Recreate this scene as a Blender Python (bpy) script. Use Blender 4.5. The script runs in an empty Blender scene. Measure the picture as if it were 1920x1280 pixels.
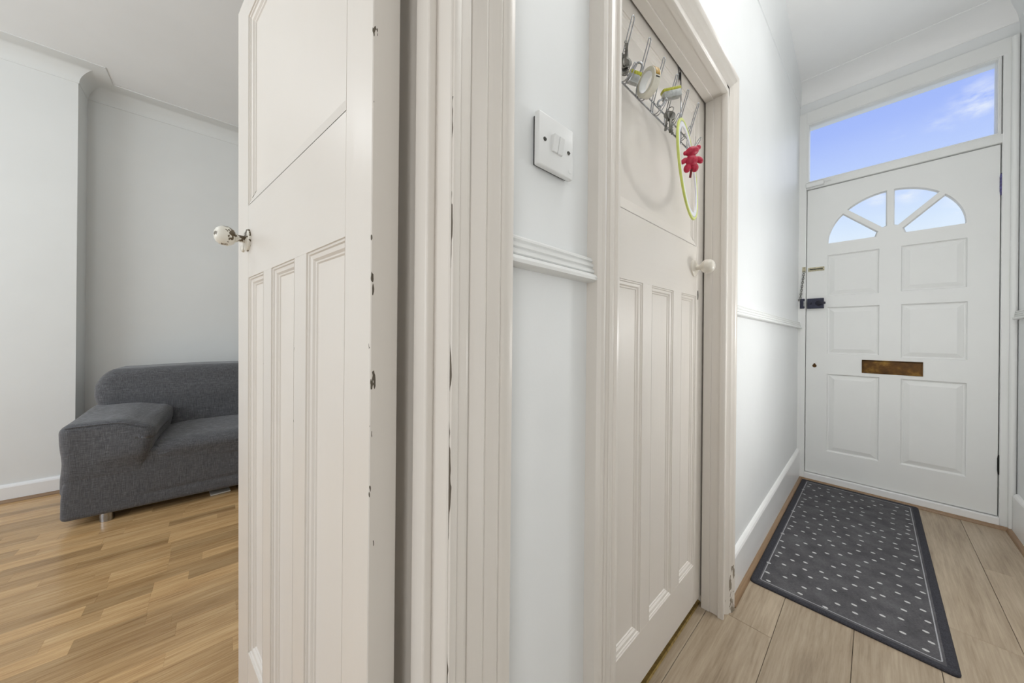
import bpy, bmesh, math, random
from mathutils import Vector, Matrix
from math import sin, cos, pi, radians as R
random.seed(7)
SC = bpy.context.scene
COL = SC.collection

# ------------------------------------------------------------------ camera
# world: X runs along the hall to the front door, Y into the living room, Z up
CAM_H, FPX, PX = 1.0, 610.0, 1920.0
yaw = math.atan2(680, 610); roll = 0.0095
fw = Vector((cos(yaw), sin(yaw), 0)); rt = Vector((sin(yaw), -cos(yaw), 0)); up = Vector((0, 0, 1))
cx = rt * cos(roll) + up * sin(roll); cy = -rt * sin(roll) + up * cos(roll)
cam = bpy.data.cameras.new('camera'); co = bpy.data.objects.new('camera', cam); COL.objects.link(co)
cam.sensor_width = 36; cam.lens = 36 * FPX / PX; cam.shift_y = -10 / PX
cam.clip_start = 0.01; cam.clip_end = 200
m = Matrix.Identity(4)
for i in range(3):
    m[i][0] = cx[i]; m[i][1] = cy[i]; m[i][2] = -fw[i]
m[2][3] = CAM_H
co.matrix_world = m
SC.camera = co

# ------------------------------------------------------------------ view and sky
vs = SC.view_settings
vs.view_transform = 'Standard'; vs.look = 'None'; vs.gamma = 1.0; vs.exposure = 0.0; vs.use_curve_mapping = False

def s2l(c):
    return tuple(((v / 255) / 12.92 if v / 255 <= .04045 else ((v / 255 + .055) / 1.055) ** 2.4) for v in c)

W = bpy.data.worlds.new('world'); SC.world = W; W.use_nodes = True
nt = W.node_tree; nt.nodes.clear()
def N(nt, t, **k):
    n = nt.nodes.new(t)
    for a, b in k.items():
        setattr(n, a, b)
    return n
def ramp(nt, stops, fac=None, interp='LINEAR'):
    r = N(nt, 'ShaderNodeValToRGB'); r.color_ramp.interpolation = interp
    el = r.color_ramp.elements
    while len(el) < len(stops): el.new(0.5)
    for e, (p, c) in zip(el, stops):
        e.position = p; e.color = (c[0], c[1], c[2], 1)
    if fac: nt.links.new(fac, r.inputs[0])
    return r
tc = N(nt, 'ShaderNodeTexCoord'); sp = N(nt, 'ShaderNodeSeparateXYZ'); nt.links.new(tc.outputs['Generated'], sp.inputs[0])
SKY = ramp(nt, [(0.0, s2l((225, 232, 240))), (.17, s2l((238, 248, 255))), (.235, s2l((219, 235, 255))), (.31, s2l((197, 216, 255))),
                (.41, s2l((168, 190, 252))), (1.0, s2l((110, 145, 225)))], sp.outputs['Z'])
mp = N(nt, 'ShaderNodeMapping'); mp.inputs['Scale'].default_value = (1, 1, 2.2); mp.inputs['Location'].default_value = (.35, .1, .55)
nt.links.new(tc.outputs['Generated'], mp.inputs[0])
cl = N(nt, 'ShaderNodeTexNoise'); cl.inputs['Scale'].default_value = 4.5; cl.inputs['Detail'].default_value = 7; cl.inputs['Roughness'].default_value = .62
nt.links.new(mp.outputs[0], cl.inputs['Vector'])
cr = ramp(nt, [(.56, (0, 0, 0)), (.85, (.6, .6, .6))], cl.outputs['Fac'])
fine = N(nt, 'ShaderNodeTexNoise'); fine.inputs['Scale'].default_value = 22; fine.inputs['Detail'].default_value = 6; fine.inputs['Roughness'].default_value = .6
nt.links.new(mp.outputs[0], fine.inputs['Vector'])
cf = cr.outputs[0]
nrm = N(nt, 'ShaderNodeVectorMath', operation='NORMALIZE'); nt.links.new(tc.outputs['Generated'], nrm.inputs[0])
for d_, r_, a_ in (((.913, -.112, .391), .045, .95), ((.925, -.075, .375), .03, .5), ((.961, -.002, .278), .022, .9), ((.961, -.042, .274), .024, .8), ((.967, -.10, .245), .035, .6), ((.95, .02, .30), .02, .5)):
    dn = N(nt, 'ShaderNodeVectorMath', operation='DISTANCE'); nt.links.new(nrm.outputs[0], dn.inputs[0]); dn.inputs[1].default_value = Vector(d_).normalized()
    mr = N(nt, 'ShaderNodeMapRange'); mr.interpolation_type = 'SMOOTHSTEP'; nt.links.new(dn.outputs['Value'], mr.inputs[0])
    mr.inputs[1].default_value = 0; mr.inputs[2].default_value = r_; mr.inputs[3].default_value = 1; mr.inputs[4].default_value = 0
    fr_ = N(nt, 'ShaderNodeMapRange'); nt.links.new(fine.outputs['Fac'], fr_.inputs[0]); fr_.inputs[1].default_value = .42; fr_.inputs[2].default_value = .68; fr_.inputs[4].default_value = a_
    mu_ = N(nt, 'ShaderNodeMath', operation='MULTIPLY'); nt.links.new(mr.outputs[0], mu_.inputs[0]); nt.links.new(fr_.outputs[0], mu_.inputs[1])
    ma_ = N(nt, 'ShaderNodeMath', operation='MAXIMUM'); nt.links.new(cf, ma_.inputs[0]); nt.links.new(mu_.outputs[0], ma_.inputs[1]); cf = ma_.outputs[0]
mx = N(nt, 'ShaderNodeMix', data_type='RGBA'); nt.links.new(cf, mx.inputs[0]); nt.links.new(SKY.outputs[0], mx.inputs[6]); mx.inputs[7].default_value = (.93, .96, 1, 1)
bg = N(nt, 'ShaderNodeBackground'); bg.inputs['Strength'].default_value = 1.0
nt.links.new(mx.outputs[2], bg.inputs[0])
wo = N(nt, 'ShaderNodeOutputWorld'); nt.links.new(bg.outputs[0], wo.inputs[0])

# ------------------------------------------------------------------ sun, window daylight and fill lights
def light(name, typ, loc, tgt, energy, color=(1, 1, 1), **k):
    l = bpy.data.lights.new(name, typ); l.energy = energy; l.color = color
    for a, b in k.items(): setattr(l, a, b)
    o = bpy.data.objects.new(name, l); COL.objects.link(o); o.location = loc
    d = (Vector(tgt) - Vector(loc)).normalized()
    o.rotation_euler = d.to_track_quat('-Z', 'Y').to_euler()
    return o
# hazy sun in front of the house, shining in through the transom and the fan light
light('sun', 'SUN', (6, -1.5, 3), (0, 0.75, .8), .38, (1.0, .98, .95), angle=R(38))
# fill lights added in the hall: under the ceiling, behind the camera, right wall;
# in the living room the window's daylight and an added fill light
HL = (1, .995, .985)
light('hall_ceiling_fill', 'AREA', (1.0, -.065, 2.72), (1.0, -.065, 0), 7, HL, shape='RECTANGLE', size=.76, size_y=.6)  # added to brighten the hall from above, no known fitting
light('hall_upper_fill', 'POINT', (1.9, -.065, 2.42), (0, 0, 0), 2.1, HL, shadow_soft_size=.05)  # invented source, lifts the upper hall and its ceiling
light('rear_fill', 'AREA', (-.6, -.38, 1.15), (1.4, .5, 1.15), 9.5, HL, shape='RECTANGLE', size=.6, size_y=2.1)  # unseen panel behind the camera, added to brighten walls and front door
light('right_wall_fill', 'POINT', (1.75, -.35, 1.05), (0, 0, 0), 10, HL, shadow_soft_size=.09)  # invented source near the right wall, lifts the low far end
light('room_window_daylight', 'AREA', (-2.85, 1.75, 1.55), (1.0, 1.9, 1.3), 40, (.915, .965, 1), shape='RECTANGLE', size=2.2, size_y=1.5)
light('room_fill', 'POINT', (-1.0, 1.7, 2.2), (-1.0, 1.9, 0), 8, (.915, .965, 1), shadow_soft_size=.15)  # added out of view to lift the living room ceiling

# ------------------------------------------------------------------ materials
MATS = {}
def material(name):
    m = bpy.data.materials.new(name); m.use_nodes = True
    nt = m.node_tree; b = nt.nodes['Principled BSDF']; MATS[name] = m
    return m, nt, b
def setp(b, **k):
    for a, v in k.items():
        b.inputs[a.replace('_', ' ')].default_value = v
def c4(rgb): 
    c = s2l(rgb); return (c[0], c[1], c[2], 1)
def objco(nt, scale=(1, 1, 1), rand=0.0):
    t = N(nt, 'ShaderNodeTexCoord'); mp = N(nt, 'ShaderNodeMapping'); mp.inputs['Scale'].default_value = scale
    nt.links.new(t.outputs['Object'], mp.inputs[0])
    if rand:
        oi = N(nt, 'ShaderNodeObjectInfo'); mu = N(nt, 'ShaderNodeMath', operation='MULTIPLY'); mu.inputs[1].default_value = rand
        nt.links.new(oi.outputs['Random'], mu.inputs[0])
        ad = N(nt, 'ShaderNodeVectorMath', operation='ADD'); nt.links.new(mp.outputs[0], ad.inputs[0]); nt.links.new(mu.outputs[0], ad.inputs[1])
        return ad.outputs[0], t
    return mp.outputs[0], t
def noise(nt, vec, scale, detail=4, rough=.55, dist=0.0):
    n = N(nt, 'ShaderNodeTexNoise'); n.inputs['Scale'].default_value = scale; n.inputs['Detail'].default_value = detail
    n.inputs['Roughness'].default_value = rough; n.inputs['Distortion'].default_value = dist
    nt.links.new(vec, n.inputs['Vector']); return n
def bump(nt, b, fac, strength, dist=.001):
    bp = N(nt, 'ShaderNodeBump'); bp.inputs['Strength'].default_value = strength; bp.inputs['Distance'].default_value = dist
    nt.links.new(fac, bp.inputs['Height']); nt.links.new(bp.outputs[0], b.inputs['Normal']); return bp
def mixc(nt, fac, a, b):
    m = N(nt, 'ShaderNodeMix', data_type='RGBA')
    for s, v in ((0, fac), (6, a), (7, b)):
        if isinstance(v, (tuple, list, float)): m.inputs[s].default_value = v
        else: nt.links.new(v, m.inputs[s])
    return m.outputs[2]
def mth(nt, op, a, b=None):
    n = N(nt, 'ShaderNodeMath', operation=op)
    for s, v in ((0, a), (1, b)):
        if v is None: continue
        if isinstance(v, (int, float)): n.inputs[s].default_value = v
        else: nt.links.new(v, n.inputs[s])
    return n.outputs[0]

def paint(name, rgb, rough=.35, brush=(1, 1, .15), bstr=.25, chips=(), dark=(92, 84, 72), var=.03):
    """oil or emulsion paint: faint tone variation, brush relief, and chips along given edges.
    chips: (axis, position, reach, scale along z, threshold, zmin, zmax)"""
    m, nt, b = material(name)
    vec, t = objco(nt, (6, 6, 6))
    n1 = noise(nt, vec, .6, 3)
    vb, _ = objco(nt, (90 * brush[0], 90 * brush[1], 90 * brush[2]))
    n2 = noise(nt, vb, 1.0, 3)
    base = c4(rgb); lo = c4(tuple(v * (1 - var) for v in rgb))
    colr = mixc(nt, n1.outputs['Fac'], lo, base)
    if chips:
        sep = N(nt, 'ShaderNodeSeparateXYZ'); nt.links.new(t.outputs['Object'], sep.inputs[0])
        tot = None
        for i, (ax, pos, ypos, reach, sc, thr, z0, z1) in enumerate(chips):
            d = mth(nt, 'ABSOLUTE', mth(nt, 'SUBTRACT', sep.outputs['XYZ'.index(ax)], pos))
            if ypos is not None: d = mth(nt, 'MAXIMUM', d, mth(nt, 'MULTIPLY', mth(nt, 'ABSOLUTE', mth(nt, 'SUBTRACT', sep.outputs['Y'], ypos)), .8))
            vz, _ = objco(nt, (60, 60, sc)); nn = noise(nt, vz, 1.0, 3, .6)
            vz2, _ = objco(nt, (3, 3, sc * .13)); n3 = noise(nt, vz2, 1.0, 1)
            v = mth(nt, 'MULTIPLY', mth(nt, 'ADD', mth(nt, 'SUBTRACT', nn.outputs['Fac'], thr), mth(nt, 'MULTIPLY', mth(nt, 'SUBTRACT', n3.outputs['Fac'], .5), .35)), 10 * reach)
            k = mth(nt, 'GREATER_THAN', v, d)
            k = mth(nt, 'MULTIPLY', k, mth(nt, 'MULTIPLY', mth(nt, 'GREATER_THAN', sep.outputs['Z'], z0), mth(nt, 'LESS_THAN', sep.outputs['Z'], z1)))
            tot = k if tot is None else mth(nt, 'MAXIMUM', tot, k)
        colr = mixc(nt, tot, colr, c4(dark))
        nt.links.new(mth(nt, 'ADD', mth(nt, 'MULTIPLY', tot, .4), rough), b.inputs['Roughness'])
    else: b.inputs['Roughness'].default_value = rough
    nt.links.new(colr, b.inputs['Base Color'])
    bump(nt, b, n2.outputs['Fac'], bstr, .0012)
    return m
paint('wall_paint', (236, 238, 238), .55, (1, 1, 1), .10)
paint('ceiling_paint', (248, 248, 247), .8, (1, 1, 1), .10)
paint('room_wall_paint', (234, 235, 233), .75, (1, 1, 1), .08)
paint('white_gloss', (236, 237, 235), .5, (.5, .5, .5), .12)
paint('skirting_gloss', (244, 244, 243), .3, (.4, .4, 1), .15)
paint('cream_gloss', (225, 219, 211), .42, (1, 1, .08), .22)
paint('cream_gloss_flat', (225, 219, 211), .33, (.08, 1, 1), .22)
paint('cream_chipped_stile', (225, 219, 211), .33, (1, 1, .08), .22, chips=[('X', 0.0, 0.0, .0065, 17, .57, .0, 1.9)])
paint('cream_chipped_muntin', (225, 219, 211), .33, (1, 1, .08), .22,
      chips=[('X', .299, 0.0, .0025, 22, .575, .1, 1.2), ('X', .509, 0.0, .0025, 22, .575, .1, 1.2), ('X', .648, 0.0, .0025, 22, .575, .1, 1.2)])
paint('cream_cracked_frame', (225, 219, 211), .33, (1, 1, .08), .3,
      chips=[('X', .2145, .3565, .0015, 9, .47, .0, 1.3), ('X', .311, .345, .0025, 14, .56, .0, 1.3)])
paint('cream_flaking_frame', (225, 219, 211), .33, (1, 1, .08), .3,
      chips=[('X', 1.412, None, .035, 16, .50, .0, .17), ('X', 1.385, None, .008, 14, .58, 0, .19)], dark=(140, 130, 116))
paint('cream_knob', (228, 222, 210), .25, (.5, .5, .5), .1)
paint('plastic_white', (232, 233, 232), .3, (1, 1, 1), .02)

m, nt, b = material('chipped_knob_paint')
vec, t = objco(nt, (1, 1, 1)); n = noise(nt, vec, 48, 3, .6); rp = ramp(nt, [(.555, (0, 0, 0)), (.57, (1, 1, 1))], n.outputs['Fac'])
nt.links.new(mixc(nt, rp.outputs[0], c4((230, 227, 217)), c4((92, 78, 55))), b.inputs['Base Color']); setp(b, Roughness=.3)
bump(nt, b, n.outputs['Fac'], .3)

def wood(name, stops, sx, sy, rough, seam=.35, rand=17.0, huevar=.35, grainstr=1.0):
    m, nt, b = material(name)
    vec, t = objco(nt, (sx, sy, sy), rand)
    n1 = noise(nt, vec, 1.0, 7, .66, .45)
    vec2, _ = objco(nt, (sx * 2.2, sy * 7, sy * 7), rand); n2 = noise(nt, vec2, 1.0, 4, .7)
    f = mth(nt, 'ADD', mth(nt, 'MULTIPLY', n1.outputs['Fac'], .5), mth(nt, 'MULTIPLY', n2.outputs['Fac'], .5 * grainstr))
    rp = ramp(nt, stops, f)
    oi = N(nt, 'ShaderNodeObjectInfo')
    hs = N(nt, 'ShaderNodeHueSaturation')
    nt.links.new(mth(nt, 'ADD', mth(nt, 'MULTIPLY', oi.outputs['Random'], huevar), 1 - huevar * .55), hs.inputs['Value'])
    nt.links.new(rp.outputs[0], hs.inputs['Color']); nt.links.new(hs.outputs[0], b.inputs['Base Color'])
    setp(b, Roughness=rough); bump(nt, b, n2.outputs['Fac'], .12, .0006)
    return m
wood('oak_laminate', [(.25, s2l((118, 84, 50))), (.42, s2l((176, 138, 92))), (.55, s2l((200, 164, 116))), (.75, s2l((220, 190, 146)))], 3.2, 34, .24, huevar=.44)
wood('grey_oak', [(.25, s2l((118, 101, 82))), (.45, s2l((160, 143, 121))), (.6, s2l((178, 162, 140))), (.8, s2l((194, 180, 160)))], 2.4, 17, .42, huevar=.12)
wood('oak_bead', [(.3, s2l((112, 86, 60))), (.7, s2l((165, 135, 103)))], 3, 60, .4, huevar=.05)

def plain(name, rgb, rough=.5, metal=0.0, nscale=0, namt=.1, **k):
    m, nt, b = material(name)
    if nscale:
        vec, t = objco(nt); n = noise(nt, vec, nscale, 4)
        rp = ramp(nt, [(.35, s2l(tuple(v * (1 - namt) for v in rgb))), (.65, s2l(rgb))], n.outputs['Fac'])
        nt.links.new(rp.outputs[0], b.inputs['Base Color']); bump(nt, b, n.outputs['Fac'], .1)
    else: b.inputs['Base Color'].default_value = c4(rgb)
    setp(b, Roughness=rough, Metallic=metal)
    for a, v in k.items(): b.inputs[a.replace('_', ' ')].default_value = v
    return m
plain('chrome', (176, 178, 181), .14, 1.0, 40, .08)
plain('dull_steel', (150, 148, 142), .35, 1.0, 60, .3)
plain('screw_metal', (120, 118, 112), .4, .8, 200, .4)
plain('dark_gap', (38, 33, 28), .9)
plain('brass_strip', (196, 172, 110), .3, .9, 80, .2)
plain('pale_brass', (214, 206, 176), .28, .7, 80, .15)
plain('latch_enamel', (52, 54, 74), .35, .3, 60, .2)
plain('latch_black', (28, 28, 48), .35, .2, 60, .2)
plain('hinge_black', (34, 34, 34), .4, .6, 120, .3)
plain('hinge_blue', (92, 88, 150), .5, .1, 120, .5)
plain('lime_plastic', (214, 224, 120), .4, 0, 30, .05)
plain('ring_white', (232, 233, 240), .35, 0, 30, .04)
plain('ring_grey', (165, 168, 186), .4, 0, 30, .05)
plain('red_rubber', (196, 34, 68), .45, 0, 60, .12)
plain('dark_ribbon', (110, 18, 24), .7, 0, 200, .3)
plain('tape_white', (222, 219, 205), .45, 0, 60, .05)
plain('label_amber', (206, 160, 40), .4, 0, 400, .35)
plain('label_yellow', (196, 196, 60), .4, 0, 300, .25)
plain('label_blue', (120, 136, 168), .4, 0, 500, .4)
plain('padlock_steel', (188, 190, 188), .3, .7, 90, .15)
plain('paper_white', (214, 208, 196), .8)
plain('mat_binding', (58, 58, 66), .9, 0, 300, .35)
plain('mat_line', (176, 176, 180), .9, 0, 500, .2)
plain('mat_dot', (205, 204, 204), .9, 0, 400, .1)
plain('shadow_plastic', (30, 30, 30), .6)

m, nt, b = material('aged_brass')
vec, t = objco(nt, (9, 9, 9)); n = noise(nt, vec, 1.6, 5, .6)
rp = ramp(nt, [(.3, s2l((52, 34, 16))), (.5, s2l((84, 58, 26))), (.7, s2l((136, 106, 50)))], n.outputs['Fac'])
nt.links.new(rp.outputs[0], b.inputs['Base Color']); setp(b, Roughness=.42, Metallic=.75)

m, nt, b = material('linen')
v1, t = objco(nt, (30, 30, 480)); w1 = noise(nt, v1, 1, 3, .7)
v2, _ = objco(nt, (480, 200, 26)); w2 = noise(nt, v2, 1, 3, .7)
f = mth(nt, 'ADD', mth(nt, 'MULTIPLY', w1.outputs['Fac'], .5), mth(nt, 'MULTIPLY', w2.outputs['Fac'], .5))
rp = ramp(nt, [(.34, s2l((54, 54, 57))), (.5, s2l((84, 84, 87))), (.66, s2l((116, 116, 119)))], f)
nt.links.new(rp.outputs[0], b.inputs['Base Color']); setp(b, Roughness=.85); bump(nt, b, f, .5, .0015)
b.inputs['Sheen Weight'].default_value = .25

m, nt, b = material('mat_weave')
v1, t = objco(nt, (900, 130, 1)); w1 = noise(nt, v1, 1, 2, .6)
v2, _ = objco(nt, (10, 10, 10)); w2 = noise(nt, v2, 1, 5, .6)
f = mth(nt, 'ADD', mth(nt, 'MULTIPLY', w1.outputs['Fac'], .55), mth(nt, 'MULTIPLY', w2.outputs['Fac'], .45))
rp = ramp(nt, [(.36, s2l((58, 56, 60))), (.5, s2l((80, 79, 82))), (.64, s2l((104, 103, 106)))], f)
nt.links.new(rp.outputs[0], b.inputs['Base Color']); setp(b, Roughness=.95); bump(nt, b, w1.outputs['Fac'], .5, .0015)

m, nt, b = material('window_glass')
nt.nodes.remove(b); out = nt.nodes['Material Output']
tr = N(nt, 'ShaderNodeBsdfTransparent'); gl = N(nt, 'ShaderNodeBsdfGlossy'); gl.inputs['Roughness'].default_value = .02
tr.inputs[0].default_value = (.98, .99, 1, 1)
fr = N(nt, 'ShaderNodeFresnel'); fr.inputs[0].default_value = 1.25
ms = N(nt, 'ShaderNodeMixShader'); nt.links.new(fr.outputs[0], ms.inputs[0]); nt.links.new(tr.outputs[0], ms.inputs[1]); nt.links.new(gl.outputs[0], ms.inputs[2])
nt.links.new(ms.outputs[0], out.inputs[0])

# ------------------------------------------------------------------ mesh helpers
ORG = {}
def org(p):
    return ORG.get(p.name, Vector()) if p else Vector()
def obj(name, bm, mat, parent=None, smooth=False, angle=None):
    """link a bmesh (world coordinates, or its root's own axes) as ONE mesh object"""
    o_ = org(parent)
    if parent is not None and o_.length: bmesh.ops.translate(bm, verts=bm.verts, vec=-o_)
    bmesh.ops.recalc_face_normals(bm, faces=bm.faces)
    me = bpy.data.meshes.new(name); bm.to_mesh(me); bm.free()
    for mm in (mat if isinstance(mat, (list, tuple)) else [mat]): me.materials.append(MATS[mm])
    if smooth:
        for p in me.polygons: p.use_smooth = True
        if angle:
            me.set_sharp_from_angle(angle=R(angle))
    ob = bpy.data.objects.new(name, me); COL.objects.link(ob)
    if parent:
        ob.parent = parent; ORG[ob.name] = Vector()
        # grandchildren: same origin as their root
        ORG[ob.name] = o_
    return ob
def empty(name, loc=(0, 0, 0), rotz=0.0, local=False):
    o = bpy.data.objects.new(name, None); COL.objects.link(o); o.location = loc; o.rotation_euler = (0, 0, rotz)
    o.empty_display_size = .05
    ORG[o.name] = Vector() if local else Vector(loc)
    return o
def tag(o, label, cat, group=None, kind=None):
    o['label'] = label; o['category'] = cat
    if group: o['group'] = group
    if kind: o['kind'] = kind
    return o
def struct(o, label, cat='wall'):
    return tag(o, label, cat, kind='structure')

def box(bm, x0, y0, z0, x1, y1, z1, bev=0.0, seg=1, mi=0):
    r = bmesh.ops.create_cube(bm, size=1)
    for v in r['verts']:
        v.co = Vector(((x0 + x1) / 2 + v.co.x * (x1 - x0), (y0 + y1) / 2 + v.co.y * (y1 - y0), (z0 + z1) / 2 + v.co.z * (z1 - z0)))
    fs = list({f for v in r['verts'] for f in v.link_faces})
    for f in fs: f.material_index = mi
    if bev:
        es = list({e for v in r['verts'] for e in v.link_edges})
        bmesh.ops.bevel(bm, geom=es, offset=bev, segments=seg, affect='EDGES', profile=.5)
    return bm
def BM(): return bmesh.new()
def boxo(name, mat, parent, *a, **k):
    return obj(name, box(BM(), *a, **k), mat, parent)

def sweep(bm, path, prof, n, closed=False, caps=True):
    """sweep a profile (lateral offset, height along n) round a path with mitred corners"""
    P = [Vector(p) for p in path]; n = Vector(n); L = len(P); rings = []
    for i in range(L):
        ts = []
        if closed or i > 0: ts.append((P[i] - P[i - 1]).normalized())
        if closed or i < L - 1: ts.append((P[(i + 1) % L] - P[i]).normalized())
        ls = [n.cross(t).normalized() for t in ts]
        if len(ls) == 2:
            s = (ls[0] + ls[1]); lat = s.normalized(); lat = lat / max(.2, lat.dot(ls[0]))
        else: lat = ls[0]
        rings.append([bm.verts.new(P[i] + lat * a + n * b) for a, b in prof])
    K = len(prof)
    for i in range(L if closed else L - 1):
        A, B = rings[i], rings[(i + 1) % L]
        for j in range(K - 1):
            bm.faces.new((A[j], A[j + 1], B[j + 1], B[j]))
        if not closed: bm.faces.new((A[K - 1], A[0], B[0], B[K - 1]))
    if not closed and caps:
        bm.faces.new(rings[0]); bm.faces.new(rings[-1][::-1])
    return bm

def tube(bm, pts, r, sides=8, closed=False, rr=None, flat=1.0):
    P = [Vector(p) for p in pts]; L = len(P); rings = []; prev = None
    for i in range(L):
        a = P[i - 1] if (closed or i > 0) else P[i]; b = P[(i + 1) % L] if (closed or i < L - 1) else P[i]
        t = (b - a).normalized()
        if prev is None:
            h = Vector((0, 0, 1)) if abs(t.z) < .9 else Vector((1, 0, 0)); u = t.cross(h).normalized()
        else:
            u = (prev - t * prev.dot(t)).normalized()
        prev = u; v = t.cross(u); q = rr[i] if rr else r
        rings.append([bm.verts.new(P[i] + (u * cos(2 * pi * k / sides) + v * flat * sin(2 * pi * k / sides)) * q) for k in range(sides)])
    for i in range(L if closed else L - 1):
        A, B = rings[i], rings[(i + 1) % L]
        for k in range(sides): bm.faces.new((A[k], A[(k + 1) % sides], B[(k + 1) % sides], B[k]))
    if not closed:
        bm.faces.new(rings[0][::-1]); bm.faces.new(rings[-1])
    return bm
def smoothpath(pts, n=4, closed=False):
    P = [Vector(p) for p in pts]; L = len(P); out = []
    for i in range(L if closed else L - 1):
        p0 = P[i - 1] if (closed or i > 0) else P[i]; p1 = P[i]; p2 = P[(i + 1) % L]; p3 = P[(i + 2) % L] if (closed or i < L - 2) else p2
        for k in range(n):
            t = k / n
            out.append(.5 * ((2 * p1) + (p2 - p0) * t + (2 * p0 - 5 * p1 + 4 * p2 - p3) * t * t + (3 * p1 - p0 - 3 * p2 + p3) * t ** 3))
    if not closed: out.append(P[-1])
    return out
def lathe(bm, prof, o, axis, sides=24, mi=0):
    """prof: (distance along axis, radius)"""
    o = Vector(o); a = Vector(axis).normalized(); h = Vector((0, 0, 1)) if abs(a.z) < .9 else Vector((1, 0, 0))
    u = a.cross(h).normalized(); v = a.cross(u); rings = []
    for d, r in prof:
        rings.append([bm.verts.new(o + a * d + (u * cos(2 * pi * k / sides) + v * sin(2 * pi * k / sides)) * max(r, 1e-5)) for k in range(sides)])
    for A, B in zip(rings, rings[1:]):
        for k in range(sides):
            f = bm.faces.new((A[k], A[(k + 1) % sides], B[(k + 1) % sides], B[k])); f.material_index = mi
    f = bm.faces.new(rings[0][::-1]); f.material_index = mi
    f = bm.faces.new(rings[-1]); f.material_index = mi
    return bm
def ellipsoid(bm, c, r, rot=0.0, u=16, v=10):
    q = bmesh.ops.create_uvsphere(bm, u_segments=u, v_segments=v, radius=1)
    M = Matrix.Rotation(rot, 3, 'Y')
    for w in q['verts']: w.co = M @ Vector((w.co.x * r[0], w.co.y * r[1], w.co.z * r[2])) + Vector(c)
    return bm
def rings_panel(bm, x0, x1, z0, z1, prof, cap=True, y0=0.0, sgn=1):
    """nested rectangles: prof (inset, height along +y); the last one closes as the field"""
    rs = []
    for a, b_ in prof:
        rs.append([bm.verts.new((x, y0 + b_, z)) for x, z in ((x0 + a, z0 + a), (x1 - a, z0 + a), (x1 - a, z1 - a), (x0 + a, z1 - a))])
    for A, B in zip(rs, rs[1:]):
        for k in range(4): bm.faces.new((A[k], A[(k + 1) % 4], B[(k + 1) % 4], B[k]))
    if cap: bm.faces.new(rs[-1])
    return bm
def cut_slab(outer, holes, y_back, y_front, bev=.0015):
    """slab in the local xz plane with holes cut through it"""
    cu = bpy.data.curves.new('tmp', 'CURVE'); cu.dimensions = '2D'; cu.fill_mode = 'BOTH'
    for poly in [outer] + holes:
        s = cu.splines.new('POLY'); s.points.add(len(poly) - 1); s.use_cyclic_u = True
        for p, (x, z) in zip(s.points, poly): p.co = (x, z, 0, 1)
    cu.extrude = (y_front - y_back) / 2 - bev; cu.bevel_depth = bev; cu.bevel_resolution = 0; cu.offset = -bev
    o = bpy.data.objects.new('tmp', cu); COL.objects.link(o)
    me = bpy.data.meshes.new_from_object(o.evaluated_get(bpy.context.evaluated_depsgraph_get()))
    bpy.data.objects.remove(o)
    bm = BM(); bm.from_mesh(me); bpy.data.meshes.remove(me)
    ym = (y_back + y_front) / 2
    for v in bm.verts: v.co = Vector((v.co.x, ym + v.co.z, v.co.y))
    bmesh.ops.remove_doubles(bm, verts=bm.verts, dist=1e-5)
    return bm
def rect(x0, z0, x1, z1): return [(x0, z0), (x1, z0), (x1, z1), (x0, z1)]
def softbox(x0, x1, y0, y1, z0, z1, r, n=14, fn=None):
    """closed box with rounded corners on a grid fine enough to be pushed about"""
    bm = BM(); vd = {}
    def par(i):
        t = i / n; return .5 - .5 * cos(pi * t) if True else t
    def vert(p):
        k = tuple(round(q, 5) for q in p)
        if k in vd: return vd[k]
        q = Vector((x0 + (x1 - x0) * p[0], y0 + (y1 - y0) * p[1], z0 + (z1 - z0) * p[2]))
        c = Vector((min(max(q.x, x0 + r), x1 - r), min(max(q.y, y0 + r), y1 - r), min(max(q.z, z0 + r), z1 - r)))
        d = q - c
        if d.length > 1e-9:
            m_ = max(abs(d.x), abs(d.y), abs(d.z)); q = c + d.normalized() * m_
        if fn: q = Vector(fn(q.x, q.y, q.z))
        vd[k] = bm.verts.new(q); return vd[k]
    for ax in range(3):
        for side in (0., 1.):
            for i in range(n):
                for j in range(n):
                    a, b_, c, d = par(i), par(i + 1), par(j), par(j + 1)
                    qs = []
                    for s, t in ((a, c), (b_, c), (b_, d), (a, d)):
                        p = [0, 0, 0]; p[ax] = side; p[(ax + 1) % 3] = s; p[(ax + 2) % 3] = t; qs.append(vert(p))
                    bm.faces.new(qs)
    return bm
def sstep(a, b_, x):
    t = min(1, max(0, (x - a) / (b_ - a))); return t * t * (3 - 2 * t)

# ================================================================== THE SETTING
HC, RC = 2.77, 2.68          # ceilings of hall and living room
WY0, WY1 = .37, .50          # partition wall between hall and living room
# ---- partition wall with its two doorways
bm = BM()
box(bm, -2.6, WY0, 0, -.625, WY1, 2.9); box(bm, .24, WY0, 0, .58, WY1, 2.9); box(bm, 1.39, WY0, 0, 3.3, WY1, 2.9)
box(bm, -.625, WY0, 1.935, .24, WY1, 2.9); box(bm, .58, WY0, 1.92, 1.39, WY1, 2.9)
struct(obj('wall_left', bm, 'wall_paint'), 'white painted hall wall with two panelled doors in it')
struct(boxo('wall_right', 'wall_paint', None, -2.6, -.62, 0, 3.3, -.50, 2.9), 'white wall at the far right edge beside the front door')
bm = BM(); box(bm, 3.12, -.62, 2.60, 3.3, .5, 2.9)
struct(obj('wall_front', bm, 'wall_paint'), 'strip of white wall above the transom window')
struct(boxo('wall_back', 'wall_paint', None, -2.7, -.62, 0, -2.6, .5, 2.9), 'white wall behind the camera closing the hall')
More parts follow.
